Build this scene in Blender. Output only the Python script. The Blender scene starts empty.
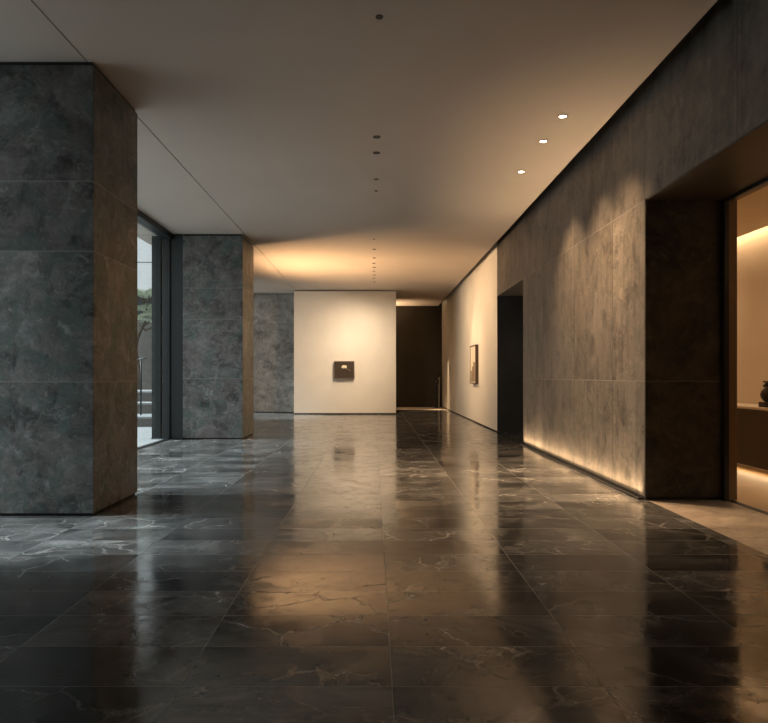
import bpy, bmesh, math, random
from mathutils import Vector, Matrix

random.seed(7)
C = bpy.context.scene.collection
SC = bpy.context.scene
H = 3.90            # ceiling height
EYE = 1.20

# ------------------------------------------------------------------ mesh helpers
def new_bm():
    return bmesh.new()

def add_box(bm, lo, hi):
    lo, hi = Vector(lo), Vector(hi)
    r = bmesh.ops.create_cube(bm, size=1.0)
    for v in r['verts']:
        v.co = Vector(((lo.x + hi.x) / 2 + v.co.x * (hi.x - lo.x),
                       (lo.y + hi.y) / 2 + v.co.y * (hi.y - lo.y),
                       (lo.z + hi.z) / 2 + v.co.z * (hi.z - lo.z)))
    return r['verts']

def add_cyl(bm, p0, p1, r0, r1=None, seg=24):
    p0, p1 = Vector(p0), Vector(p1)
    r1 = r0 if r1 is None else r1
    d = p1 - p0
    m = Matrix.Translation((p0 + p1) / 2) @ d.to_track_quat('Z', 'Y').to_matrix().to_4x4()
    bmesh.ops.create_cone(bm, cap_ends=True, segments=seg, radius1=r0, radius2=r1, depth=d.length, matrix=m)

def add_lathe(bm, prof, seg=40, centre=(0, 0, 0)):
    rings = []
    for r, z in prof:
        ring = []
        for i in range(seg):
            a = 2 * math.pi * i / seg
            ring.append(bm.verts.new((centre[0] + r * math.cos(a), centre[1] + r * math.sin(a), centre[2] + z)))
        rings.append(ring)
    for a, b in zip(rings, rings[1:]):
        for i in range(seg):
            j = (i + 1) % seg
            bm.faces.new((a[i], a[j], b[j], b[i]))
    return rings

def add_tube(bm, pts, rads, seg=12):
    pts = [Vector(p) for p in pts]
    rings = []
    for i, p in enumerate(pts):
        d = (pts[min(i + 1, len(pts) - 1)] - pts[max(i - 1, 0)]).normalized()
        q = d.to_track_quat('Z', 'Y')
        ring = []
        for k in range(seg):
            a = 2 * math.pi * k / seg
            ring.append(bm.verts.new(p + q @ Vector((rads[i] * math.cos(a), rads[i] * math.sin(a), 0))))
        rings.append(ring)
    for a, b in zip(rings, rings[1:]):
        for k in range(seg):
            j = (k + 1) % seg
            bm.faces.new((a[k], a[j], b[j], b[k]))
    bm.faces.new(list(reversed(rings[0])))
    bm.faces.new(rings[-1])

def obj(name, bm, mat, parent=None, loc=None, bevel=0.0, smooth=False, seg=2):
    me = bpy.data.meshes.new(name)
    bmesh.ops.recalc_face_normals(bm, faces=bm.faces[:])
    bm.to_mesh(me)
    bm.free()
    o = bpy.data.objects.new(name, me)
    C.objects.link(o)
    if mat is not None:
        me.materials.append(mat)
    if parent is not None:
        o.parent = parent
    if loc is not None:
        o.location = loc
    if smooth:
        for p in me.polygons:
            p.use_smooth = True
    if bevel > 0:
        b = o.modifiers.new('bevel', 'BEVEL')
        b.width = bevel
        b.segments = seg
        b.limit_method = 'ANGLE'
        b.angle_limit = math.radians(35)
    return o

def box(name, lo, hi, mat, parent=None, bevel=0.0, loc=None):
    bm = new_bm()
    add_box(bm, lo, hi)
    return obj(name, bm, mat, parent, loc, bevel)

def boxes(name, lst, mat, parent=None, bevel=0.0):
    bm = new_bm()
    for lo, hi in lst:
        add_box(bm, lo, hi)
    return obj(name, bm, mat, parent, None, bevel)

def tag(o, label, cat, group=None, kind=None):
    o['label'] = label
    o['category'] = cat
    if group:
        o['group'] = group
    if kind:
        o['kind'] = kind
    return o

def struct(o, label, cat):
    return tag(o, label, cat, None, 'structure')

def thing(name, loc, label, cat, group=None):
    o = bpy.data.objects.new(name, None)
    C.objects.link(o)
    o.location = loc
    o.empty_display_size = 0.1
    return tag(o, label, cat, group)

# ------------------------------------------------------------------ node helpers
class NT:
    def __init__(s, name):
        s.mat = bpy.data.materials.new(name)
        s.mat.use_nodes = True
        s.t = s.mat.node_tree
        s.t.nodes.clear()
        s.out = s.t.nodes.new('ShaderNodeOutputMaterial')

    def n(s, typ, **kw):
        nd = s.t.nodes.new(typ)
        for k, v in kw.items():
            setattr(nd, k, v)
        return nd

    def link(s, a, b):
        s.t.links.new(a, b)

    def put(s, sock, v):
        if hasattr(v, 'is_output'):
            s.link(v, sock)
        else:
            sock.default_value = v

    def m(s, op, a, b=0.0, c=0.0, clamp=False):
        nd = s.n('ShaderNodeMath', operation=op)
        nd.use_clamp = clamp
        s.put(nd.inputs[0], a)
        s.put(nd.inputs[1], b)
        s.put(nd.inputs[2], c)
        return nd.outputs[0]

    def v(s, op, a, b=(0, 0, 0)):
        nd = s.n('ShaderNodeVectorMath', operation=op)
        s.put(nd.inputs[0], a)
        s.put(nd.inputs[1], b)
        return nd.outputs[0]

    def xyz(s, v):
        nd = s.n('ShaderNodeSeparateXYZ')
        s.link(v, nd.inputs[0])
        return nd.outputs[0], nd.outputs[1], nd.outputs[2]

    def comb(s, x, y, z):
        nd = s.n('ShaderNodeCombineXYZ')
        for i, q in enumerate((x, y, z)):
            s.put(nd.inputs[i], q)
        return nd.outputs[0]

    def noise(s, vec, scale, detail=4.0, rough=0.55, dist=0.0):
        nd = s.n('ShaderNodeTexNoise')
        s.link(vec, nd.inputs['Vector'])
        nd.inputs['Scale'].default_value = scale
        nd.inputs['Detail'].default_value = detail
        nd.inputs['Roughness'].default_value = rough
        nd.inputs['Distortion'].default_value = dist
        return nd.outputs['Fac'], nd.outputs['Color']

    def ramp(s, fac, stops, interp='LINEAR'):
        nd = s.n('ShaderNodeValToRGB')
        cr = nd.color_ramp
        cr.interpolation = interp
        while len(cr.elements) < len(stops):
            cr.elements.new(0.5)
        for e, (p, c) in zip(cr.elements, stops):
            e.position = p
            if isinstance(c, (int, float)):
                c = (c, c, c)
            e.color = (*c[:3], 1)
        s.link(fac, nd.inputs[0])
        return nd.outputs[0]

    def mix(s, fac, a, b, blend='MIX'):
        nd = s.n('ShaderNodeMix', data_type='RGBA', blend_type=blend)
        s.put(nd.inputs['Factor'], fac)
        for key, q in (('A', a), ('B', b)):
            sock = [i for i in nd.inputs if i.name == key and i.type == 'RGBA'][0]
            if isinstance(q, tuple) and len(q) == 3:
                q = (*q, 1)
            s.put(sock, q)
        return [o for o in nd.outputs if o.type == 'RGBA'][0]

    def white(s, vec):
        nd = s.n('ShaderNodeTexWhiteNoise', noise_dimensions='3D')
        s.link(vec, nd.inputs['Vector'])
        return nd.outputs['Value'], nd.outputs['Color']

    def coord(s):
        return s.n('ShaderNodeTexCoord').outputs['Object']

    def bump(s, h, strength=0.2, dist=0.01, normal=None):
        nd = s.n('ShaderNodeBump')
        nd.inputs['Strength'].default_value = strength
        nd.inputs['Distance'].default_value = dist
        s.link(h, nd.inputs['Height'])
        if normal is not None:
            s.link(normal, nd.inputs['Normal'])
        return nd.outputs[0]

    def bsdf(s, color, rough=0.5, metal=0.0, normal=None, spec=0.5, ior=1.5):
        p = s.n('ShaderNodeBsdfPrincipled')
        if isinstance(color, tuple) and len(color) == 3:
            color = (*color, 1)
        s.put(p.inputs['Base Color'], color)
        s.put(p.inputs['Roughness'], rough)
        p.inputs['Metallic'].default_value = metal
        p.inputs['IOR'].default_value = ior
        s.put(p.inputs['Specular IOR Level'], spec)
        if normal is not None:
            s.link(normal, p.inputs['Normal'])
        s.link(p.outputs[0], s.out.inputs[0])
        return s.mat

def plain(name, col, rough=0.5, metal=0.0, var=0.06, scale=6.0, spec=0.5, bump=0.0):
    t = NT(name)
    p = t.coord()
    f, _ = t.noise(p, scale, 5.0)
    a = tuple(max(0, c * (1 - var)) for c in col)
    b = tuple(min(1, c * (1 + var)) for c in col)
    c = t.ramp(f, [(0.3, a), (0.7, b)])
    r = t.m('MULTIPLY_ADD', f, 0.12, rough - 0.06)
    nrm = t.bump(f, bump, 0.01) if bump else None
    return t.bsdf(c, r, metal, nrm, spec)

def emit(name, col, strength):
    t = NT(name)
    e = t.n('ShaderNodeEmission')
    e.inputs[0].default_value = (*col, 1)
    e.inputs[1].default_value = strength
    t.link(e.outputs[0], t.out.inputs[0])
    return t.mat

def stone_mat(name, zl, xl, yl, base, dark, pale, streak=0.0, jw=0.0035, joint=(0.20, 0.19, 0.175), rough=0.5, tint=None):
    """large format honed stone cladding with butt joints at the given positions"""
    t = NT(name)
    p = t.coord()
    x, y, z = t.xyz(p)
    line = None
    vline = None
    idx = None
    for sock, vals, mul in ((z, zl, 1.0), (x, xl, 17.0), (y, yl, 31.0)):
        for v in vals:
            a = t.m('LESS_THAN', t.m('ABSOLUTE', t.m('SUBTRACT', sock, v)), jw if mul == 1.0 else jw * 2.2)
            if mul == 1.0:
                line = a if line is None else t.m('MAXIMUM', line, a)
            else:
                vline = a if vline is None else t.m('MAXIMUM', vline, a)
            g = t.m('MULTIPLY', t.m('GREATER_THAN', sock, v), mul)
            idx = g if idx is None else t.m('ADD', idx, g)
    rnd, rc = t.white(t.comb(idx, 0.37, 1.9))
    off = t.v('MULTIPLY', rc, (9.0, 9.0, 9.0))
    pp = t.v('ADD', p, off)
    cloud, cc = t.noise(pp, 1.5, 7.0, 0.62, 0.9)
    warp = t.v('ADD', pp, t.v('MULTIPLY', cc, (0.5, 0.5, 0.5)))
    wisp, _ = t.noise(warp, 4.6, 9.0, 0.72, 0.35)
    fine, _ = t.noise(pp, 34.0, 5.0, 0.6)
    scr, _ = t.noise(t.v('MULTIPLY', warp, (1.0, 1.0, 1.7)), 9.5, 9.0, 0.74, 0.6)
    col = t.ramp(cloud, [(0.36, dark), (0.50, base), (0.64, tuple(c * 1.5 for c in base))])
    wf = t.ramp(wisp, [(0.46, 0.0), (0.60, 0.6), (0.74, 1.0)])
    col = t.mix(t.m('MULTIPLY', wf, 0.7), col, pale)
    col = t.mix(t.m('MULTIPLY', t.ramp(scr, [(0.54, 0.0), (0.64, 0.6), (0.72, 1.0)]), 0.75), col, tuple(c * 1.25 for c in pale))
    col = t.mix(t.m('MULTIPLY', t.ramp(scr, [(0.30, 1.0), (0.42, 0.0)]), 0.7), col, tuple(c * 0.6 for c in dark))
    if tint is not None:
        hue, _ = t.noise(t.v('ADD', pp, (3.1, 7.7, 1.3)), 2.6, 6.0, 0.65, 1.2)
        col = t.mix(t.ramp(hue, [(0.48, 0.0), (0.62, 0.75)]), col, tint[0])
        col = t.mix(t.ramp(hue, [(0.36, 0.6), (0.48, 0.0)]), col, tint[1])
        blot, _ = t.noise(t.v('ADD', warp, (1.7, 4.2, 8.3)), 3.6, 9.0, 0.78, 0.3)
        col = t.mix(t.ramp(blot, [(0.33, 0.85), (0.46, 0.0)]), col, tuple(c * 0.35 for c in dark))
        col = t.mix(t.ramp(blot, [(0.56, 0.0), (0.70, 0.8)]), col, tuple(c * 1.15 for c in pale))
    if streak > 0:
        sv = t.v('MULTIPLY', pp, (5.0, 5.0, 0.45))
        sf, _ = t.noise(sv, 1.6, 6.0, 0.6, 0.3)
        col = t.mix(t.m('MULTIPLY', t.ramp(sf, [(0.42, 0.0), (0.72, 1.0)]), streak), col, pale)
        col = t.mix(t.m('MULTIPLY', t.ramp(sf, [(0.28, 1.0), (0.46, 0.0)]), streak), col, dark)
    tone = t.m('MULTIPLY_ADD', rnd, 0.34, 0.83)
    tone = t.m('MULTIPLY', tone, t.m('MULTIPLY_ADD', fine, 0.5, 0.75))
    col = t.mix(1.0, col, t.comb(tone, tone, tone), 'MULTIPLY')
    col = t.mix(t.m('MULTIPLY', line, 0.6), col, joint)
    if vline is not None:
        col = t.mix(t.m('MULTIPLY', vline, 0.5), col, (0.02, 0.018, 0.015))
        line = t.m('MAXIMUM', line, vline)
    hgt = t.m('SUBTRACT', t.m('MULTIPLY', wisp, 0.4), line)
    r = t.m('MULTIPLY_ADD', wisp, 0.25, rough - 0.12)
    return t.bsdf(col, r, 0.0, t.bump(hgt, 0.12, 0.01), 0.4)

# ------------------------------------------------------------------ materials
ZJ = [1.15, 2.27, 2.87]
M = {}
M['stone_col'] = stone_mat('column_stone', ZJ, [], [], (0.105, 0.101, 0.096), (0.030, 0.033, 0.031), (0.30, 0.30, 0.29), 0.0, jw=0.006, joint=(0.26, 0.26, 0.25), tint=((0.075, 0.115, 0.102), (0.140, 0.118, 0.120)))
M['stone_wall'] = stone_mat('wall_stone', [1.15, 2.90], [], [-1.0, 1.5, 3.6, 5.05, 6.77, 7.68, 9.15, 10.85, 12.3, 13.6],
                            (0.080, 0.071, 0.061), (0.032, 0.027, 0.022), (0.185, 0.156, 0.126), 0.38, jw=0.005, tint=((0.115, 0.095, 0.076), (0.055, 0.046, 0.038)))
M['stone_far'] = stone_mat('far_stone', [0.86, 2.87], [-4.6], [], (0.185, 0.178, 0.166), (0.095, 0.091, 0.085), (0.36, 0.345, 0.32), 0.0)

def floor_mat():
    t = NT('polished_marble_floor')
    p = t.coord()
    x, y, z = t.xyz(p)
    u = t.m('DIVIDE', t.m('SUBTRACT', x, 0.07), 0.82)
    w = t.m('DIVIDE', t.m('SUBTRACT', y, 2.705), 0.40)
    iu, iw = t.m('FLOOR', u), t.m('FLOOR', w)
    fu, fw = t.m('SUBTRACT', u, iu), t.m('SUBTRACT', w, iw)
    du = t.m('MULTIPLY', t.m('MINIMUM', fu, t.m('SUBTRACT', 1.0, fu)), 0.82)
    dw = t.m('MULTIPLY', t.m('MINIMUM', fw, t.m('SUBTRACT', 1.0, fw)), 0.40)
    d = t.m('MINIMUM', du, dw)
    line = t.m('LESS_THAN', d, 0.0022)
    rv, rc = t.white(t.comb(iu, iw, 3.3))
    off = t.v('MULTIPLY', rc, (13.0, 13.0, 13.0))
    pp = t.v('ADD', p, off)
    cloud, cc = t.noise(pp, 1.9, 7.0, 0.62, 0.8)
    warp = t.v('ADD', pp, t.v('MULTIPLY', t.v('SUBTRACT', cc, (0.5, 0.5, 0.5)), (0.36, 0.36, 0.36)))
    fine, fc = t.noise(pp, 9.0, 8.0, 0.7)
    warp = t.v('ADD', warp, t.v('MULTIPLY', t.v('SUBTRACT', fc, (0.5, 0.5, 0.5)), (0.06, 0.06, 0.06)))
    col = t.ramp(cloud, [(0.34, (0.034, 0.033, 0.033)), (0.52, (0.10, 0.098, 0.096)), (0.70, (0.21, 0.205, 0.198))])
    mot = t.ramp(fine, [(0.50, 0.0), (0.72, 1.0)])
    col = t.mix(t.m('MULTIPLY', mot, 0.28), col, (0.12, 0.110, 0.102))
    # thin pale veins, broken into short runs
    vo = t.n('ShaderNodeTexVoronoi', feature='DISTANCE_TO_EDGE')
    vo.inputs['Scale'].default_value = 2.4
    t.link(warp, vo.inputs['Vector'])
    vein = t.ramp(vo.outputs['Distance'], [(0.0, 1.0), (0.010, 0.65), (0.030, 0.0)])
    vo2 = t.n('ShaderNodeTexVoronoi', feature='DISTANCE_TO_EDGE')
    vo2.inputs['Scale'].default_value = 7.0
    t.link(t.v('MULTIPLY', warp, (0.7, 1.5, 1.0)), vo2.inputs['Vector'])
    vein2 = t.ramp(vo2.outputs['Distance'], [(0.0, 0.6), (0.018, 0.0)])
    mk, _ = t.noise(pp, 1.3, 3.0)
    mask = t.ramp(mk, [(0.44, 0.0), (0.58, 1.0)])
    mk2, _ = t.noise(t.v('ADD', pp, (5.0, 2.0, 7.0)), 2.2, 3.0)
    mask2 = t.ramp(mk2, [(0.46, 0.0), (0.62, 1.0)])
    vv = t.m('MAXIMUM', t.m('MULTIPLY', vein, mask), t.m('MULTIPLY', vein2, mask2))
    col = t.mix(t.m('MULTIPLY', vv, 0.65), col, (0.42, 0.40, 0.375))
    tone = t.m('MULTIPLY_ADD', rv, 0.75, 0.52)
    col = t.mix(1.0, col, t.comb(tone, tone, tone), 'MULTIPLY')
    col = t.mix(t.m('MULTIPLY', line, 0.5), col, (0.11, 0.105, 0.10))
    patch, _ = t.noise(warp, 5.0, 6.0, 0.7, 0.6)
    rough = t.m('ADD', t.ramp(patch, [(0.36, 0.06), (0.50, 0.10), (0.66, 0.24)]), t.m('MULTIPLY', rv, 0.05))
    rough = t.m('ADD', rough, t.m('MULTIPLY', vv, 0.12))
    rough = t.m('ADD', rough, t.m('MULTIPLY', line, 0.3))
    # each slab sits a hair out of plane; the polish undulates slightly
    g = t.n('ShaderNodeNewGeometry').outputs['Normal']
    tilt = t.v('MULTIPLY', t.v('SUBTRACT', rc, (0.5, 0.5, 0.5)), (0.012, 0.019, 0.0))
    nrm = t.v('NORMALIZE', t.v('ADD', g, tilt))
    und, _ = t.noise(p, 3.0, 3.0)
    hgt = t.m('SUBTRACT', t.m('MULTIPLY_ADD', und, 0.25, t.m('MULTIPLY', fine, 0.10)), t.m('MULTIPLY', line, 0.3))
    return t.bsdf(col, rough, 0.0, t.bump(hgt, 0.10, 0.02, nrm), t.ramp(fine, [(0.36, 0.62), (0.52, 0.5), (0.66, 0.26)]), 1.85)

M['floor'] = floor_mat()
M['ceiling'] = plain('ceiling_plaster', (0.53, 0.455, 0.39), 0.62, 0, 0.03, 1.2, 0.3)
M['plaster'] = plain('cream_plaster', (0.74, 0.69, 0.61), 0.75, 0, 0.03, 2.0, 0.3, 0.05)
M['black'] = plain('black_recess', (0.008, 0.008, 0.008), 0.7, 0, 0.1)
M['dark_clad'] = plain('dark_brown_cladding', (0.036, 0.029, 0.020), 0.6, 0, 0.12, 3.0, 0.3)
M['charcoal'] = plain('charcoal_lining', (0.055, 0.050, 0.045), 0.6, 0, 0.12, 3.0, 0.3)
M['frame'] = plain('dark_green_black_metal', (0.012, 0.017, 0.018), 0.42, 0.2, 0.08)
M['blackmetal'] = plain('black_metal', (0.012, 0.012, 0.013), 0.4, 0.3, 0.08)
M['bronze_jamb'] = plain('bronze_lacquer', (0.19, 0.115, 0.062), 0.5, 0.1, 0.06)
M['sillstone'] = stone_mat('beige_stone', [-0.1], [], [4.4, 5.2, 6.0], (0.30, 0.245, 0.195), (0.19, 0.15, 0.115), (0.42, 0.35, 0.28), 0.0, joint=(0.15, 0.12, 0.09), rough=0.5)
M['roomfloor'] = plain('pale_timber', (0.50, 0.33, 0.165), 0.4, 0, 0.1, 2.5)
M['roomwall'] = plain('warm_plaster', (0.62, 0.52, 0.40), 0.75, 0, 0.04, 2.0, 0.3)
M['soffit'] = plain('dark_bronze_soffit', (0.050, 0.034, 0.021), 0.5, 0.0, 0.08, 2.0, 0.4)
M['console'] = plain('dark_walnut_lacquer', (0.028, 0.018, 0.011), 0.45, 0, 0.15, 5.0)
M['consoletop'] = plain('pale_stone_top', (0.60, 0.52, 0.42), 0.35, 0, 0.06, 4.0)
M['sculpt'] = plain('dark_bronze', (0.028, 0.022, 0.018), 0.38, 0.35, 0.3, 14.0, 0.5, 0.2)
M['steel'] = plain('brushed_steel', (0.55, 0.52, 0.47), 0.35, 0.9, 0.05)
M['paleext'] = plain('pale_facade', (0.66, 0.69, 0.70), 0.6, 0, 0.04, 0.6)
M['extdark'] = plain('dark_exterior_wall', (0.015, 0.017, 0.018), 0.7, 0, 0.12, 2.0)
M['extgrey'] = plain('grey_brown_garden_wall', (0.12, 0.110, 0.10), 0.8, 0, 0.10, 1.5)
M['extstone'] = plain('pale_paving', (0.26, 0.265, 0.265), 0.7, 0, 0.08, 2.0)
M['bark'] = plain('bark', (0.09, 0.065, 0.048), 0.85, 0, 0.3, 20.0, 0.2, 0.5)
M['canvas'] = plain('dark_umber_panel', (0.038, 0.022, 0.011), 0.6, 0, 0.2, 8.0)
M['pale_paint'] = plain('cream_daub', (0.80, 0.68, 0.50), 0.7, 0, 0.05, 30.0)
M['smear'] = plain('faint_tan_smear', (0.13, 0.085, 0.055), 0.7, 0, 0.15, 30.0)
M['oak'] = plain('dark_oak_frame', (0.085, 0.052, 0.030), 0.5, 0, 0.2, 18.0)
M['paper'] = plain('ivory_panel', (0.72, 0.64, 0.52), 0.75, 0, 0.06, 12.0)
M['ochre'] = plain('brown_panel', (0.26, 0.18, 0.11), 0.7, 0, 0.15, 10.0)
M['trimring'] = plain('bronze_trim_ring', (0.09, 0.07, 0.055), 0.45, 0.4, 0.05)
M['baffle'] = plain('black_baffle', (0.010, 0.009, 0.008), 0.6, 0, 0.05)
M['lens_on'] = emit('lit_lens', (1.0, 0.80, 0.58), 14.0)
M['lens_off'] = plain('dim_glass_lens', (0.20, 0.17, 0.14), 0.2, 0, 0.05)
M['led'] = emit('led_strip', (1.0, 0.66, 0.33), 4.0)

def leaf_mat():
    t = NT('pine_needles')
    p = t.coord()
    f, _ = t.noise(p, 3.0, 4.0)
    c = t.ramp(f, [(0.3, (0.26, 0.31, 0.22)), (0.7, (0.54, 0.59, 0.47))])
    return t.bsdf(c, 0.6, 0, None, 0.3)
M['leaf'] = leaf_mat()

def glass_mat():
    t = NT('window_glass')
    lw = t.n('ShaderNodeLayerWeight')
    lw.inputs['Blend'].default_value = 0.5
    fac = t.m('MULTIPLY_ADD', t.m('POWER', lw.outputs['Facing'], 5.0), 0.60, 0.03)
    tr = t.n('ShaderNodeBsdfTransparent')
    tr.inputs[0].default_value = (0.94, 0.955, 0.95, 1)
    gl = t.n('ShaderNodeBsdfGlossy')
    gl.inputs['Roughness'].default_value = 0.0
    gl.inputs['Color'].default_value = (0.9, 0.95, 0.95, 1)
    mx = t.n('ShaderNodeMixShader')
    t.link(fac, mx.inputs[0])
    t.link(tr.outputs[0], mx.inputs[1])
    t.link(gl.outputs[0], mx.inputs[2])
    t.link(mx.outputs[0], t.out.inputs[0])
    return t.mat
M['glass'] = glass_mat()

# ------------------------------------------------------------------ lamps
WARM = (1.0, 0.70, 0.41)
AMBER = (1.0, 0.635, 0.335)
SOFT = (1.0, 0.78, 0.55)
def spot(name, loc, target, power, angle=60, blend=0.6, size=0.04, col=WARM):
    l = bpy.data.lights.new(name, 'SPOT')
    l.energy = power
    l.color = col
    l.spot_size = math.radians(angle)
    l.spot_blend = blend
    l.shadow_soft_size = size
    o = bpy.data.objects.new(name, l)
    C.objects.link(o)
    o.location = loc
    d = Vector(target) - Vector(loc)
    o.rotation_euler = d.to_track_quat('-Z', 'Y').to_euler()
    return o

def area(name, loc, target, power, sx, sy, col=WARM, spread=180, up='Y'):
    """sx runs along world Y when up == 'Y'"""
    l = bpy.data.lights.new(name, 'AREA')
    l.shape = 'RECTANGLE'
    l.size = sx
    l.size_y = sy
    l.energy = power
    l.color = col
    l.spread = math.radians(spread)
    o = bpy.data.objects.new(name, l)
    C.objects.link(o)
    d = (Vector(target) - Vector(loc)).normalized()
    zax = -d
    ref = Vector((0, 1, 0)) if up == 'Y' else Vector((1, 0, 0))
    xax = (ref - zax * ref.dot(zax)).normalized()
    yax = zax.cross(xax)
    m = Matrix((xax, yax, zax)).transposed().to_4x4()
    m.translation = Vector(loc)
    o.matrix_world = m
    return o

# ================================================================== THE SETTING
XR = 2.62      # face of the right-hand wall
YN, YF = -4.0, 27.0
GX = -3.90     # window plane

struct(box('floor', (-3.95, YN, -0.2), (XR + 0.02, YF, 0.0), M['floor']), 'polished dark veined marble floor laid in large rectangular slabs', 'floor')
struct(box('threshold_slab', (XR + 0.02, 3.58, -0.2), (3.40, 6.80, 0.0), M['sillstone']), 'pale beige stone threshold slab in the wide lit doorway', 'threshold')
struct(box('floor_passage', (XR + 0.02, 12.3, -0.2), (4.6, 14.9, 0.0), M['floor']), 'dark floor strip inside the narrow unlit opening', 'floor')
struct(box('floor_room', (3.46, 2.4, -0.2), (5.1, 12.2, 0.0), M['roomfloor']), 'pale glowing floor of the lit side room', 'floor')
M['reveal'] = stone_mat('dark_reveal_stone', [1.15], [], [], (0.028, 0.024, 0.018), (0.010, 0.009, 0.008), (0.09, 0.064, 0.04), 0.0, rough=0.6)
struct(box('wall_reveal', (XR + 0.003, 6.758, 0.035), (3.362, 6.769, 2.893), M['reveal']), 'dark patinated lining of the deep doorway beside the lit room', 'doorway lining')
struct(box('ceiling_doorway', (XR + 0.004, 3.61, 2.895), (3.36, 6.757, 2.909), M['soffit']), 'dark bronze soffit panel over the deep doorway', 'doorway lining')
struct(box('door_track', (3.40, 3.6, -0.2), (3.46, 6.80, 0.004), M['blackmetal']), 'black sliding door track between stone threshold and lit room floor', 'door track')

# ceiling: two plaster fields with an open dark joint between, a dark slot along the right wall
struct(box('ceiling', (-2.455, YN, H), (2.47, YF + 0.2, H + 0.12), M['ceiling']), 'wide smooth plaster ceiling over the hall', 'ceiling')
struct(box('ceiling_bay', (-4.60, YN, H), (-2.469, YF + 0.2, H + 0.12), M['ceiling']), 'narrow plaster ceiling strip over the pillars and window', 'ceiling')
struct(box('ceiling_void', (-4.60, YN, H + 0.30), (3.42, YF + 0.2, H + 0.45), M['black']), 'black void above the ceiling joints', 'ceiling')

# right wall of stone with two openings
WT = H + 0.30
struct(boxes('wall_right', [
    ((XR, YN, 0.035), (3.40, 3.6, WT)),
    ((XR, 3.6, 2.91), (3.40, 6.77, WT)),
    ((XR, 6.77, 0.035), (3.40, 12.3, WT)),
    ((XR, 12.3, 2.90), (3.40, 14.9, WT)),
], M['stone_wall']), 'tall grey-brown stone clad wall with a wide lit doorway and a dark opening', 'wall')
struct(boxes('baseboard_right', [
    ((XR + 0.02, YN, 0.0), (3.39, 3.58, 0.035)),
    ((XR + 0.02, 6.79, 0.0), (3.39, 12.28, 0.035)),
], M['black']), 'recessed black shadow gap under the stone wall', 'baseboard')
struct(box('wall_right_plaster', (XR, 14.9, 0.03), (3.40, YF, WT), M['plaster']), 'smooth cream plaster wall beyond the dark opening', 'wall')
struct(box('baseboard_plaster', (XR + 0.015, 14.92, 0.0), (3.39, YF - 0.02, 0.03), M['black']), 'recessed black shadow gap under the cream plaster wall', 'baseboard')

# dark passage behind the far opening
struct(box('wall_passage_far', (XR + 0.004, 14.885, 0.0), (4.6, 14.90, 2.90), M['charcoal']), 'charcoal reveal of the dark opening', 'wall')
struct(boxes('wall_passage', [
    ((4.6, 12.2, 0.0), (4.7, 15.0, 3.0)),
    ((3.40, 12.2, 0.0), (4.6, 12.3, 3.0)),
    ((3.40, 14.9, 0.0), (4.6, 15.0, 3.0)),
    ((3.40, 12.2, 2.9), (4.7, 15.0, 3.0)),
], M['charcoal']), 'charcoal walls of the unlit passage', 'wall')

# back end
struct(box('wall_back', (0.2, YF, 0.0), (3.40, YF + 0.2, WT), M['dark_clad']), 'dark brown end wall beyond the cream partition', 'wall')
struct(box('wall_alcove', (-4.6, YF, 0.0), (0.2, YF + 0.2, WT), M['plaster']), 'plaster wall hidden behind the cream partition', 'wall')
struct(box('wall_far_stone', (-4.6, 22.9, 0.03), (-2.45, 23.2, H - 0.02), M['stone_far']), 'mottled grey stone wall left of the cream partition', 'wall')
struct(box('baseboard_far_stone', (-4.6, 22.92, 0.0), (-2.47, 23.18, 0.03), M['black']), 'recessed black shadow gap under the mottled far stone wall', 'baseboard')
struct(box('wall_partition', (-2.515, 22.0, 0.035), (0.69, 24.7, H - 0.03), M['plaster']), 'freestanding cream partition wall facing down the hall', 'wall')
struct(box('baseboard_partition', (-2.50, 22.02, 0.0), (0.67, 24.68, 0.035), M['black']), 'recessed black shadow gap under the cream partition', 'baseboard')

# left side behind the second pillar, and behind the camera
struct(boxes('wall_left', [((-4.20, 13.60, 0.0), (-4.12, 19.3, H)), ((-4.20, 22.85, 0.0), (-4.12, YF, H))], M['plaster']), 'plaster side wall hidden behind the far pillar', 'wall')
struct(box('wall_front', (-4.6, YN - 0.2, 0.0), (3.40, YN, WT), M['stone_col']), 'stone wall behind the viewer', 'wall')

# pillars
def pillar(lo, hi, label):
    o = box('column', (lo[0], lo[1], 0.022), (hi[0], hi[1], H - 0.035), M['stone_col'], None, 0.004)
    struct(o, label, 'pillar')
    box('plinth', (lo[0] + 0.02, lo[1] + 0.02, 0.0), (hi[0] - 0.02, hi[1] - 0.02, 0.022), M['black'], o)
    box('top_gap', (lo[0] + 0.02, lo[1] + 0.02, H - 0.035), (hi[0] - 0.02, hi[1] - 0.02, H), M['black'], o)
pillar((-3.56, 6.0, 0), (-2.405, 7.12, 0), 'massive dark stone pillar nearest the viewer')
pillar((-3.635, 13.30, 0), (-2.495, 14.50, 0), 'farther dark stone pillar beside the tall window')

# window wall along the left
win = thing('window_1', (GX, 4.65, 0.0), 'tall dark framed window wall onto a courtyard between the pillars', 'window')
win['kind'] = 'structure'
def wbox(name, lo, hi, mat, bevel=0.0):
    off = Vector((GX, 4.65, 0))
    return box(name, Vector(lo) - off, Vector(hi) - off, mat, win, bevel)
struct(box('wall_light_block', (-4.02, YN, 0.0), (-3.72, 4.40, H), M['stone_col']), 'unseen stone wall beside the viewer, added to block window daylight', 'wall')  # added out of view to keep daylight off the foreground floor
wbox('window_head', (-4.02, 4.40, 3.80), (-3.82, 13.30, H), M['frame'])
wbox('window_sill', (-3.955, 4.40, -0.05), (-3.86, 13.30, 0.012), M['blackmetal'])
wbox('window_jamb', (-4.02, 13.30, 0.0), (-3.636, 13.50, H), M['frame'], 0.004)
wbox('jamb_stop', (-3.93, 13.255, 0.012), (-3.87, 13.30, 3.80), M['blackmetal'])
wbox('mullion', (-3.97, 6.55, 0.012), (-3.83, 6.65, 3.80), M['frame'])
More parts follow.
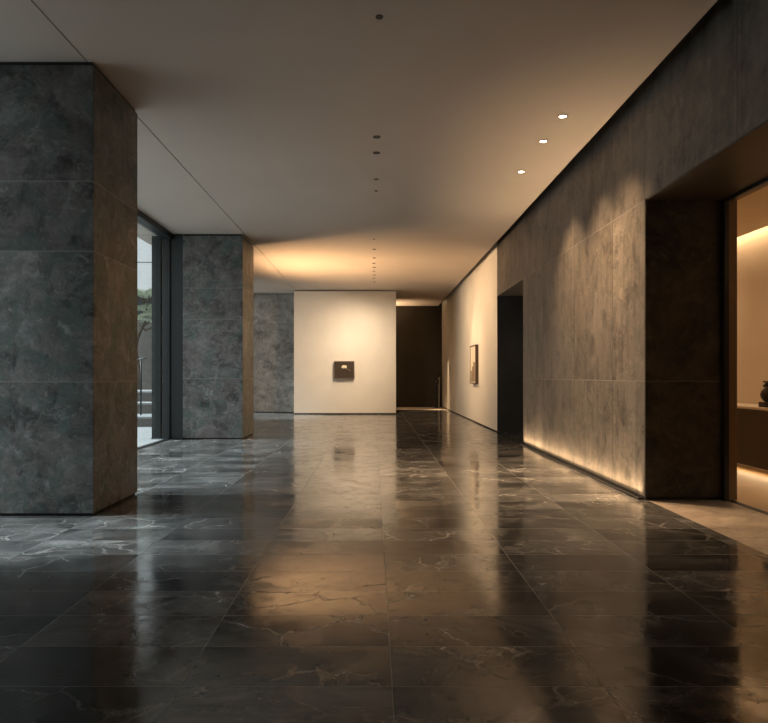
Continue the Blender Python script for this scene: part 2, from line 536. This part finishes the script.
wbox('mullion', (-3.97, 4.40, 0.012), (-3.83, 4.50, 3.80), M['frame'])
for a, b in ((4.50, 6.55), (6.65, 13.255)):
    wbox('pane', (-3.905, a, 0.012), (-3.895, b, 3.80), M['glass'])

w2 = thing('window_added', (-4.17, 21.07, 0.0), 'tall unseen side window added behind the far pillar for daylight', 'window')  # unseen window, added to bring neutral daylight onto the far stone wall
w2['kind'] = 'structure'
box('window_sill', (-0.06, -1.77, 0.0), (0.06, 1.77, 0.02), M['blackmetal'], w2)
box('window_head', (-0.06, -1.77, 3.80), (0.06, 1.77, H), M['frame'], w2)
box('window_jamb', (-0.05, -1.77, 0.02), (0.05, -1.70, 3.80), M['frame'], w2)
box('window_jamb', (-0.05, 1.70, 0.02), (0.05, 1.77, 3.80), M['frame'], w2)
box('pane', (-0.005, -1.70, 0.02), (0.005, 1.70, 3.80), M['glass'], w2)
struct(box('floor_edge', (-4.30, 13.5, -0.2), (-3.95, YF, 0.0), M['floor']), 'floor strip along the added side window', 'floor')
# lit side room on the right
struct(box('wall_room_side', (4.97, 2.4, 0.0), (5.1, 12.2, 3.5), M['roomwall']), 'warm lit plaster wall of the side room', 'wall')
struct(boxes('wall_room_ends', [((3.40, 2.3, 0), (5.1, 2.4, 3.5)), ((3.40, 12.2 - 0.12, 0), (5.1, 12.19, 3.5))], M['roomwall']), 'end walls of the side room', 'wall')
struct(box('ceiling_room', (3.40, 2.4, 3.03), (4.80, 12.08, 3.10), M['roomwall']), 'side room ceiling stopping short of the wall in a glowing slot', 'ceiling')
struct(box('ceiling_room_slot', (3.40, 2.4, 3.40), (5.1, 12.08, 3.5), M['roomwall']), 'top of the glowing ceiling slot in the side room', 'ceiling')

# sliding door frame at the back of the deep reveal
dr = thing('door_1', (3.40, 6.77, 0.0), 'slim black and bronze frame at the back of the deep doorway', 'door frame')
dr['kind'] = 'structure'
def dbox(name, lo, hi, mat):
    off = Vector((3.40, 6.77, 0))
    return box(name, Vector(lo) - off, Vector(hi) - off, mat, dr, 0.003)
dbox('track_post', (3.355, 6.70, 0.004), (3.40, 6.757, 2.905), M['blackmetal'])
dbox('bronze_jamb', (3.402, 6.745, 0.004), (3.50, 6.86, 2.905), M['bronze_jamb'])
dbox('track_head', (3.355, 3.55, 2.865), (3.40, 6.70, 2.91), M['blackmetal'])
dbox('bronze_head', (3.402, 3.55, 2.89), (3.50, 6.86, 2.95), M['bronze_jamb'])
struct(box('wall_room_inner', (3.40, 6.86, 0.0), (3.46, 12.08, 3.03), M['roomwall']), 'inner face of the wall between hall and side room', 'wall')
struct(box('wall_room_lintel', (3.41, 3.6, 2.95), (3.46, 6.86, 3.03), M['roomwall']), 'inner lintel over the side room doorway', 'wall')
struct(box('wall_room_near', (3.40, 2.4, 0.0), (3.46, 3.55, 3.03), M['roomwall']), 'near inner wall of the side room', 'wall')

# ================================================================== THINGS
# floor-edge light profile along the stone wall
lp = thing('light_profile', (2.605, 9.53, 0.0), 'slim black floor profile washing light up the stone wall base', 'light')
boxes('lip', [((-0.045, -2.75, 0.0), (-0.038, 2.75, 0.021)), ((-0.038, -2.75, 0.0), (0.012, -2.735, 0.021)), ((-0.038, 2.735, 0.0), (0.012, 2.75, 0.021))], M['blackmetal'], lp)
box('led_strip', (-0.034, -2.72, 0.0), (-0.018, 2.72, 0.006), M['led'], lp)
area('lamp_wall_graze', (2.579, 9.53, 0.010), (2.612, 9.53, 0.3), 44, 5.4, 0.014, WARM, 70)

# recessed ceiling downlights --------------------------------------------------
def downlight_meshes(r):
    bm = new_bm()
    add_lathe(bm, [(r, 0.0), (r, -0.006), (r * 0.80, -0.008), (r * 0.76, -0.003), (r * 0.76, 0.0)], 32)
    ring = bm
    bm2 = new_bm()
    add_cyl(bm2, (0, 0, -0.004), (0, 0, -0.0005), r * 0.77, None, 32)
    bm3 = new_bm()
    add_cyl(bm3, (0, 0, -0.0055), (0, 0, -0.0040), r * 0.34, None, 24)
    return ring, bm2, bm3

def copy_tree(root, loc):
    r = root.copy()
    C.objects.link(r)
    r.location = loc
    for ch in root.children:
        c = ch.copy()
        C.objects.link(c)
        c.parent = r
    return r

def make_downlight(loc, lit, r, label, group):
    d = thing('downlight', loc, label, 'ceiling light', group)
    a, b, c = downlight_meshes(r)
    obj('trim_ring', a, M['trimring'], d, None, 0, True)
    obj('baffle', b, M['baffle'], d)
    if lit:
        c.free()
        c = new_bm()
        add_cyl(c, (0, 0, -0.0062), (0, 0, -0.0042), r * 0.74, None, 24)
    obj('lens', c, M['lens_on'] if lit else M['lens_off'], d)
    return d

GLIT = 'lit downlights along the stone wall'
lit_y = [7.27, 8.04, 9.24]
lab = ['glowing round ceiling downlight nearest the viewer of three beside the stone wall',
       'glowing round ceiling downlight in the middle of three beside the stone wall',
       'glowing round ceiling downlight farthest of three beside the stone wall']
src = None
for y, l in zip(lit_y, lab):
    if src is None:
        src = make_downlight((1.96, y, H), True, 0.05, l, GLIT)
    else:
        d = copy_tree(src, (1.945, y, H))
        d['label'] = l
    spot('lamp_downlight', (1.95, y, H - 0.03), (2.14, y, 0.0), 640, 98, 1.0, 0.10, (1.0, 0.66, 0.37))

GDK = 'small dark downlights down the middle of the ceiling'
rowy = [5.26, 7.90, 8.46, 9.60, 10.2, 13.8, 14.9, 16.0, 16.75, 17.4, 18.0, 18.7, 19.3, 20.1]
rowx = [0.04, 0.03, 0.03, 0.03, 0.03, 0.0, 0.01, 0.01, 0.0, 0.01, 0.0, 0.01, 0.0, 0.01]
rowlab = [
    'small dark ceiling downlight alone nearest the viewer, high above the hall',
    'small dark ceiling downlight, nearer of the close pair in mid ceiling',
    'small dark ceiling downlight, farther of the close pair in mid ceiling',
    'small dark ceiling downlight, just beyond the close pair in mid ceiling',
    'small dark ceiling downlight, last before the long empty stretch of ceiling',
    'small dark ceiling downlight, first after the long empty stretch of ceiling',
    'small dark ceiling downlight, second after the long empty stretch of ceiling',
    'small dark ceiling downlight, third after the long empty stretch of ceiling',
    'small ceiling downlight, sixth in the row counting from the cream partition',
    'small ceiling downlight, fifth in the row counting from the cream partition',
    'small ceiling downlight, fourth in the row counting from the cream partition',
    'small ceiling downlight, third in the row counting from the cream partition',
    'small ceiling downlight, second in the row counting from the cream partition',
    'small ceiling downlight closest to the cream partition in the central row']
src = None
for x, y, l in zip(rowx, rowy, rowlab):
    if src is None:
        src = make_downlight((x, y, H), False, 0.028, l, GDK)
    else:
        d = copy_tree(src, (x, y, H))
        d['label'] = l
        k = 1.6 if y < 9 else (1.3 if y < 10 else (0.9 if y < 14 else 1.5))
        d.scale = (k, k, 1.0)

spot('fill_pillar', (0.0, 13.8, H - 0.03), (-2.5, 13.9, 1.5), 110, 62, 1.0, 0.05, AMBER)  # amber beams added here to warm the hall-side faces of the pillars
spot('fill_pillar', (0.03, 7.9, H - 0.03), (-2.42, 6.6, 1.5), 20, 60, 1.0, 0.05, AMBER)
# beams that light the end of the hall, mostly from the central row
spot('lamp_partition', (0.01, 20.1, H - 0.03), (-0.95, 22.0, 1.6), 70, 90, 1.0, 0.05, SOFT)
spot('lamp_partition', (0.0, 19.3, H - 0.03), (-0.2, 22.0, 1.5), 330, 84, 1.0, 0.05, SOFT)
spot('lamp_partition', (0.01, 18.7, H - 0.03), (-1.9, 22.0, 1.5), 400, 78, 1.0, 0.05, SOFT)
spot('lamp_plaster', (0.9, 18.6, H - 0.03), (2.62, 18.0, 1.4), 200, 60, 0.9, 0.05)
spot('lamp_plaster', (0.0, 17.4, H - 0.03), (2.62, 18.3, 2.0), 300, 84, 1.0, 0.05)
spot('lamp_plaster', (0.0, 18.7, H - 0.03), (2.62, 20.2, 2.0), 200, 84, 1.0, 0.05)
spot('lamp_plaster', (0.0, 16.0, H - 0.03), (2.62, 16.4, 2.0), 240, 84, 1.0, 0.05)
spot('unseen_accent', (-0.93, 20.75, H - 0.03), (-0.93, 22.0, 1.35), 34, 46, 1.0, 0.03, SOFT)  # unseen beam, no fixture, added for the shadow under the picture
spot('lamp_streak', (2.30, 24.7, H - 0.03), (2.32, 24.7, 0.0), 1600, 18, 0.3, 0.02)

# unseen uplight trough added on the hidden side wall to warm the ceiling
cv = thing('added_uplight', (-4.12, 17.0, 1.30), 'long unseen bronze uplight trough added on the side wall behind the far pillar', 'wall light')
boxes('trough', [((0.0, -1.9, 0.0), (0.13, 1.9, 0.012)), ((0.118, -1.9, 0.012), (0.13, 1.9, 0.07)), ((0.0, -1.9, 0.012), (0.012, 1.9, 0.07))], M['trimring'], cv)
box('led_strip', (0.04, -1.85, 0.012), (0.09, 1.85, 0.024), M['led'], cv)
area('fill_cove', (-4.05, 17.0, 1.34), (0.2, 17.2, 3.9), 320, 3.6, 0.05, AMBER, 80)

# alcove behind the partition
area('lamp_alcove', (-0.5, 26.0, 2.6), (0.3, 26.0, 3.9), 50, 1.2, 0.3, WARM, 80)
spot('lamp_alcove', (0.4, 25.8, 3.2), (1.6, 25.7, 0.0), 160, 38, 0.5, 0.05)
spot('fill_passage', (3.7, 13.4, 2.85), (3.6, 13.8, 0.0), 14, 140, 0.8, 0.05)  # weak added beam lifting the passage out of full black
struct(box('floor_glow_band', (0.69, 24.7, -0.001), (XR, YF, 0.003), M['sillstone']), 'pale floor strip coloured as the glow at the foot of the dark end wall', 'floor')  # light on the floor here is put into the pale slab colour

# small dark picture on the cream partition
px = -0.93
pic = thing('wall_picture', (px, 22.0, 1.40), 'small square dark brown picture with a cream daub on the cream partition', 'picture')
box('frame', (-0.315, -0.14, -0.265), (0.315, 0.0, 0.265), M['oak'], pic, 0.004)
box('panel', (-0.285, -0.146, -0.235), (0.285, -0.1395, 0.235), M['canvas'], pic)
bm = new_bm()
bmesh.ops.create_icosphere(bm, subdivisions=3, radius=1.0)
for v in bm.verts:
    n = 1 + 0.18 * math.sin(5 * v.co.x + 1.0) * math.cos(4 * v.co.z)
    v.co = Vector((v.co.x * 0.082 * n, v.co.y * 0.012, v.co.z * 0.050 * n - 0.012 * abs(v.co.x)))
obj('cream_daub', bm, M['pale_paint'], pic, (0.0, -0.150, 0.090), 0, True)
bm = new_bm()
add_tube(bm, [(0.07, -0.147, 0.02), (0.12, -0.147, 0.0), (0.17, -0.147, -0.03), (0.19, -0.147, -0.08)], [0.008, 0.022, 0.02, 0.006], 8)
obj('tan_smear', bm, M['smear'], pic, None, 0, True)

# picture hung on the right plaster wall
pw = thing('wall_picture', (XR, 18.05, 1.495), 'large ivory and brown block picture on the cream plaster wall', 'picture')
bm = new_bm()
y0, y1, z0, z1, dd, t = -0.50, 0.50, -0.495, 0.495, -0.08, 0.03
for lo, hi in (((dd, y0, z0), (0, y0 + t, z1)), ((dd, y1 - t, z0), (0, y1, z1)),
               ((dd, y0 + t, z0), (0, y1 - t, z0 + t)), ((dd, y0 + t, z1 - t), (0, y1 - t, z1))):
    add_box(bm, lo, hi)
obj('frame', bm, M['oak'], pw, None, 0.002)
box('ivory_panel', (dd + 0.012, y0 + t, z0 + t), (-0.01, y1 - t, z1 - t), M['paper'], pw)
for lo, hi in (((-0.34, -0.44), (-0.10, 0.06)), ((-0.10, -0.44), (0.12, -0.05)), ((0.18, -0.44), (0.34, -0.16))):
    box('brown_block', (dd + 0.005, lo[0], lo[1]), (dd + 0.013, hi[0], hi[1]), M['ochre'], pw)

# reader pedestal against the dark end wall
pd = thing('entry_pedestal', (2.37, 26.35, 0.0), 'slim black pedestal with round head and steel post by the dark end wall', 'pedestal')
box('base_plate', (-0.13, -0.10, 0.0), (0.13, 0.10, 0.012), M['blackmetal'], pd, 0.003)
box('pedestal_body', (-0.10, -0.06, 0.012), (0.02, 0.06, 0.88), M['blackmetal'], pd, 0.006)
bm = new_bm()
add_cyl(bm, (-0.04, -0.05, 0.99), (-0.04, 0.05, 0.99), 0.115, None, 40)
obj('round_head', bm, M['blackmetal'], pd, None, 0.006)
bm = new_bm()
add_cyl(bm, (-0.04, -0.058, 0.99), (-0.04, -0.049, 0.99), 0.05, None, 32)
obj('reader_face', bm, M['smear'], pd, None, 0.002)
bm = new_bm()
add_cyl(bm, (0.075, 0, 0.012), (0.075, 0, 1.15), 0.028, None, 24)
obj('post', bm, M['steel'], pd, None, 0.004)

# floating console in the side room
cs = thing('console', (4.70, 7.5, 0.13), 'long floating dark console with pale top in the lit side room', 'console')
box('carcass', (-0.24, -3.2, 0.0), (0.26, 3.2, 0.675), M['console'], cs, 0.003)
box('console_top', (-0.25, -3.22, 0.675), (0.26, 3.22, 0.705), M['consoletop'], cs, 0.003)
for k in range(4):
    a = -3.2 + 1.6 * k
    box('door_front', (-0.252, a + 0.004, 0.01), (-0.24, a + 1.596, 0.665), M['console'], cs, 0.002)
box('led_strip', (-0.02, -3.1, -0.012), (0.02, 3.1, 0.0), M['led'], cs)
area('lamp_console', (4.70, 7.5, 0.112), (4.60, 7.5, 0.0), 14, 6.2, 0.08, WARM, 180)
area('lamp_room_cove', (4.86, 7.3, 3.16), (4.95, 7.3, 2.4), 42, 9.0, 0.05, WARM, 170)
spot('fill_room', (4.1, 7.6, 3.0), (4.5, 8.2, 0.0), 52, 130, 0.8, 0.08)  # added beams without fixtures, brightening the room's wall and floor
spot('fill_room', (4.1, 10.2, 3.0), (4.5, 10.0, 0.0), 52, 130, 0.8, 0.08)
sl = thing('cove_strip', (4.80, 7.3, 3.10), 'hidden light strip in the ceiling slot of the side room', 'light')
box('led_strip', (-0.05, -4.5, 0.0), (0.0, 4.5, 0.02), M['led'], sl)

# sculpture
st = thing('sculpture', (4.66, 8.19, 0.835), 'dark bronze sculpture with a round body on the floating console', 'sculpture')
box('sculpture_base', (-0.125, -0.07, 0.0), (0.03, 0.07, 0.062), M['sculpt'], st, 0.006)
bm = new_bm()
add_lathe(bm, [(0.0, 0.055), (0.05, 0.055), (0.085, 0.075), (0.112, 0.115), (0.118, 0.15), (0.105, 0.19), (0.075, 0.22), (0.05, 0.235), (0.048, 0.25), (0.0, 0.25)], 40)
obj('round_body', bm, M['sculpt'], st, (-0.012, 0, 0), 0, True)
bm = new_bm()
vs = add_box(bm, (-0.055, -0.045, 0.240), (0.075, 0.045, 0.292))
for v in vs:
    if v.co.z > 0.28:
        v.co.x *= 1.25
add_box(bm, (-0.082, -0.06, 0.288), (0.13, 0.06, 0.308))
add_cyl(bm, (-0.060, 0, 0.262), (-0.108, 0, 0.244), 0.026, 0.012, 16)
obj('head', bm, M['sculpt'], st, None, 0.006)

# ================================================================== COURTYARD
struct(box('ground_courtyard', (-22.0, -6.0, -0.3), (-3.955, 34.0, -0.02), M['extstone']), 'pale stone courtyard paving outside the window', 'ground')
struct(box('roof_eave', (-4.62, YN, H + 0.45), (3.42, YF + 0.2, H + 0.6), M['extdark']), 'roof slab over the hall', 'roof')
struct(boxes('exterior_return', [((-4.29, 13.51, 0.0), (-4.12, 13.60, H + 0.4)), ((-4.29, 13.60, 0.0), (-4.20, 19.3, H + 0.4)), ((-4.29, 22.85, 0.0), (-4.20, 25.0, H + 0.4))], M['extdark']), 'dark exterior wall return beside the window', 'wall')
struct(box('garden_wall', (-12.0, 25.0, -0.02), (-4.20, 25.3, 3.4), M['extgrey']), 'grey brown garden wall at the end of the courtyard', 'wall')
bd = thing('exterior_building', (-12.0, 31.5, 0.0), 'pale panelled building beyond the courtyard wall', 'building')
boxes('facade', [((-7.0, 0.0, 5.0), (7.0, 2.0, 6.30)), ((-7.0, 0.0, 6.34), (7.0, 2.0, 9.5))], M['paleext'], bd)
box('lower_storey', (-7.0, 0.25, -0.02), (7.0, 2.0, 5.0), M['extdark'], bd)
box('facade_joint', (-7.0, 0.05, 6.30), (7.0, 1.9, 6.34), M['extdark'], bd)
stp = thing('garden_steps', (-5.9, 17.4, -0.02), 'three broad pale stone garden steps below the tree', 'steps')
for k, (ya, yb, z) in enumerate(((-0.6, 3.6, 0.20), (0.6, 3.6, 0.48), (1.5, 3.6, 0.76))):
    box('step', (-2.6, ya, 0.0 if k == 0 else (0.20, 0.48)[k - 1]), (1.0, yb, z), M['extgrey'], stp, 0.004)
    box('tread', (-2.62, ya - 0.03, z), (1.02, (0.6, 1.5, 3.6)[k], z + 0.05), M['extstone'], stp, 0.004)

rl = thing('handrail', (-5.78, 17.3, -0.02), 'thin dark metal handrail beside the garden steps', 'handrail')
def tube(name, pts, r, parent, mat):
    bm = new_bm()
    add_tube(bm, pts, [r] * len(pts), 10)
    return obj(name, bm, mat, parent, None, 0, True)
tube('rail', [(-0.45, 0, 1.50), (0.10, 0, 1.66), (0.16, 0, 1.66)], 0.022, rl, M['blackmetal'])
tube('post', [(0.02, 0, 0.252), (0.02, 0, 1.63)], 0.022, rl, M['blackmetal'])
tube('post', [(-0.40, 0, 0.252), (-0.40, 0, 1.50)], 0.022, rl, M['blackmetal'])

# cloud pruned pine
tr = thing('garden_tree', (-6.80, 20.6, 0.80), 'small cloud pruned green tree above the courtyard steps', 'tree')
bm = new_bm()
add_tube(bm, [(-0.10, 0, 0), (-0.12, 0, 0.6), (-0.22, 0, 1.2), (-0.12, 0, 1.6), (0.06, 0, 2.0), (0.10, 0, 2.4), (0.2, 0, 2.8)], [0.075, 0.062, 0.052, 0.045, 0.036, 0.026, 0.016], 10)
obj('trunk', bm, M['bark'], tr, None, 0, True)
pads = [(-0.15, 0, 2.02, 0.42, 0.20), (0.35, 0.0, 2.14, 0.46, 0.22), (0.12, 0.1, 2.36, 0.40, 0.18), (0.55, -0.05, 1.98, 0.30, 0.15),
        (0.0, 0.0, 2.74, 0.44, 0.20), (0.42, 0.1, 2.86, 0.40, 0.18), (-0.5, 0, 2.40, 0.4, 0.17), (-0.42, 0.1, 2.9, 0.34, 0.14)]
for q in pads:
    bm = new_bm()
    add_tube(bm, [(0.05, 0, q[2] - 0.25), (q[0] * 0.6, q[1] * 0.6, q[2] - 0.14), (q[0], q[1], q[2] - 0.03)], [0.03, 0.022, 0.012], 8)
    obj('branch', bm, M['bark'], tr, None, 0, True)
for q in pads:
    bm = new_bm()
    for i in range(900):
        th = random.uniform(0, 2 * math.pi)
        rr = q[3] * math.sqrt(random.random())
        zz = q[4] * (1 - (rr / q[3]) ** 2) * random.uniform(0.2, 1.0)
        c = Vector((q[0] + rr * math.cos(th), q[1] + rr * math.sin(th), q[2] + zz))
        ax = Vector((math.cos(th) * random.uniform(0.1, 1), math.sin(th) * random.uniform(0.1, 1), random.uniform(0.1, 1.0))).normalized()
        sd = ax.cross(Vector((random.uniform(-1, 1), random.uniform(-1, 1), random.uniform(-1, 1)))).normalized()
        ln, wd = random.uniform(0.05, 0.10), random.uniform(0.008, 0.016)
        vs = [bm.verts.new(c - ax * ln / 2), bm.verts.new(c + sd * wd), bm.verts.new(c + ax * ln / 2), bm.verts.new(c - sd * wd)]
        bm.faces.new(vs)
    obj('foliage', bm, M['leaf'], tr)

# ================================================================== WORLD, CAMERA
w = bpy.data.worlds.new('overcast_sky')
SC.world = w
w.use_nodes = True
nt = w.node_tree
nt.nodes.clear()
wo = nt.nodes.new('ShaderNodeOutputWorld')
bg = nt.nodes.new('ShaderNodeBackground')
tc = nt.nodes.new('ShaderNodeTexCoord')
sx = nt.nodes.new('ShaderNodeSeparateXYZ')
rp = nt.nodes.new('ShaderNodeValToRGB')
rp.color_ramp.elements[0].position = 0.0
rp.color_ramp.elements[0].color = (0.94, 0.95, 0.95, 1)
rp.color_ramp.elements[1].position = 1.0
rp.color_ramp.elements[1].color = (0.84, 0.91, 0.96, 1)
nt.links.new(tc.outputs['Generated'], sx.inputs[0])
nt.links.new(sx.outputs[2], rp.inputs[0])
nt.links.new(rp.outputs[0], bg.inputs[0])
bg.inputs[1].default_value = 1.5
nt.links.new(bg.outputs[0], wo.inputs[0])

sun = bpy.data.lights.new('veiled_sun', 'SUN')
sun.energy = 9.0
sun.angle = math.radians(16)
sun.color = (0.82, 0.94, 1.0)
so = bpy.data.objects.new('veiled_sun', sun)
C.objects.link(so)
so.location = (-10, 10, 12)
el, az = math.radians(52), math.radians(0.5)
so.rotation_euler = Vector((math.cos(el) * math.cos(az), -math.cos(el) * math.sin(az), -math.sin(el))).to_track_quat('-Z', 'Y').to_euler()

cam = bpy.data.cameras.new('camera')
cam.sensor_fit = 'HORIZONTAL'
cam.sensor_width = 36.0
cam.lens = 36.0 * 700.0 / 768.0
cam.shift_x = (384.0 - 374.0) / 768.0
cam.shift_y = (376.0 - 361.5) / 768.0
cam.clip_start = 0.05
co = bpy.data.objects.new('camera', cam)
C.objects.link(co)
co.location = (0, 0, EYE)
co.rotation_euler = (math.radians(90), 0, 0)
SC.camera = co

SC.view_settings.view_transform = 'Standard'
SC.view_settings.look = 'None'
SC.view_settings.exposure = 0.0
SC.view_settings.gamma = 1.0
SC.view_settings.use_curve_mapping = False
SC.cycles.use_denoising = True
SC.cycles.max_bounces = 12
SC.cycles.diffuse_bounces = 6
SC.cycles.glossy_bounces = 5
SC.cycles.transparent_max_bounces = 8
SC.cycles.sample_clamp_indirect = 6.0
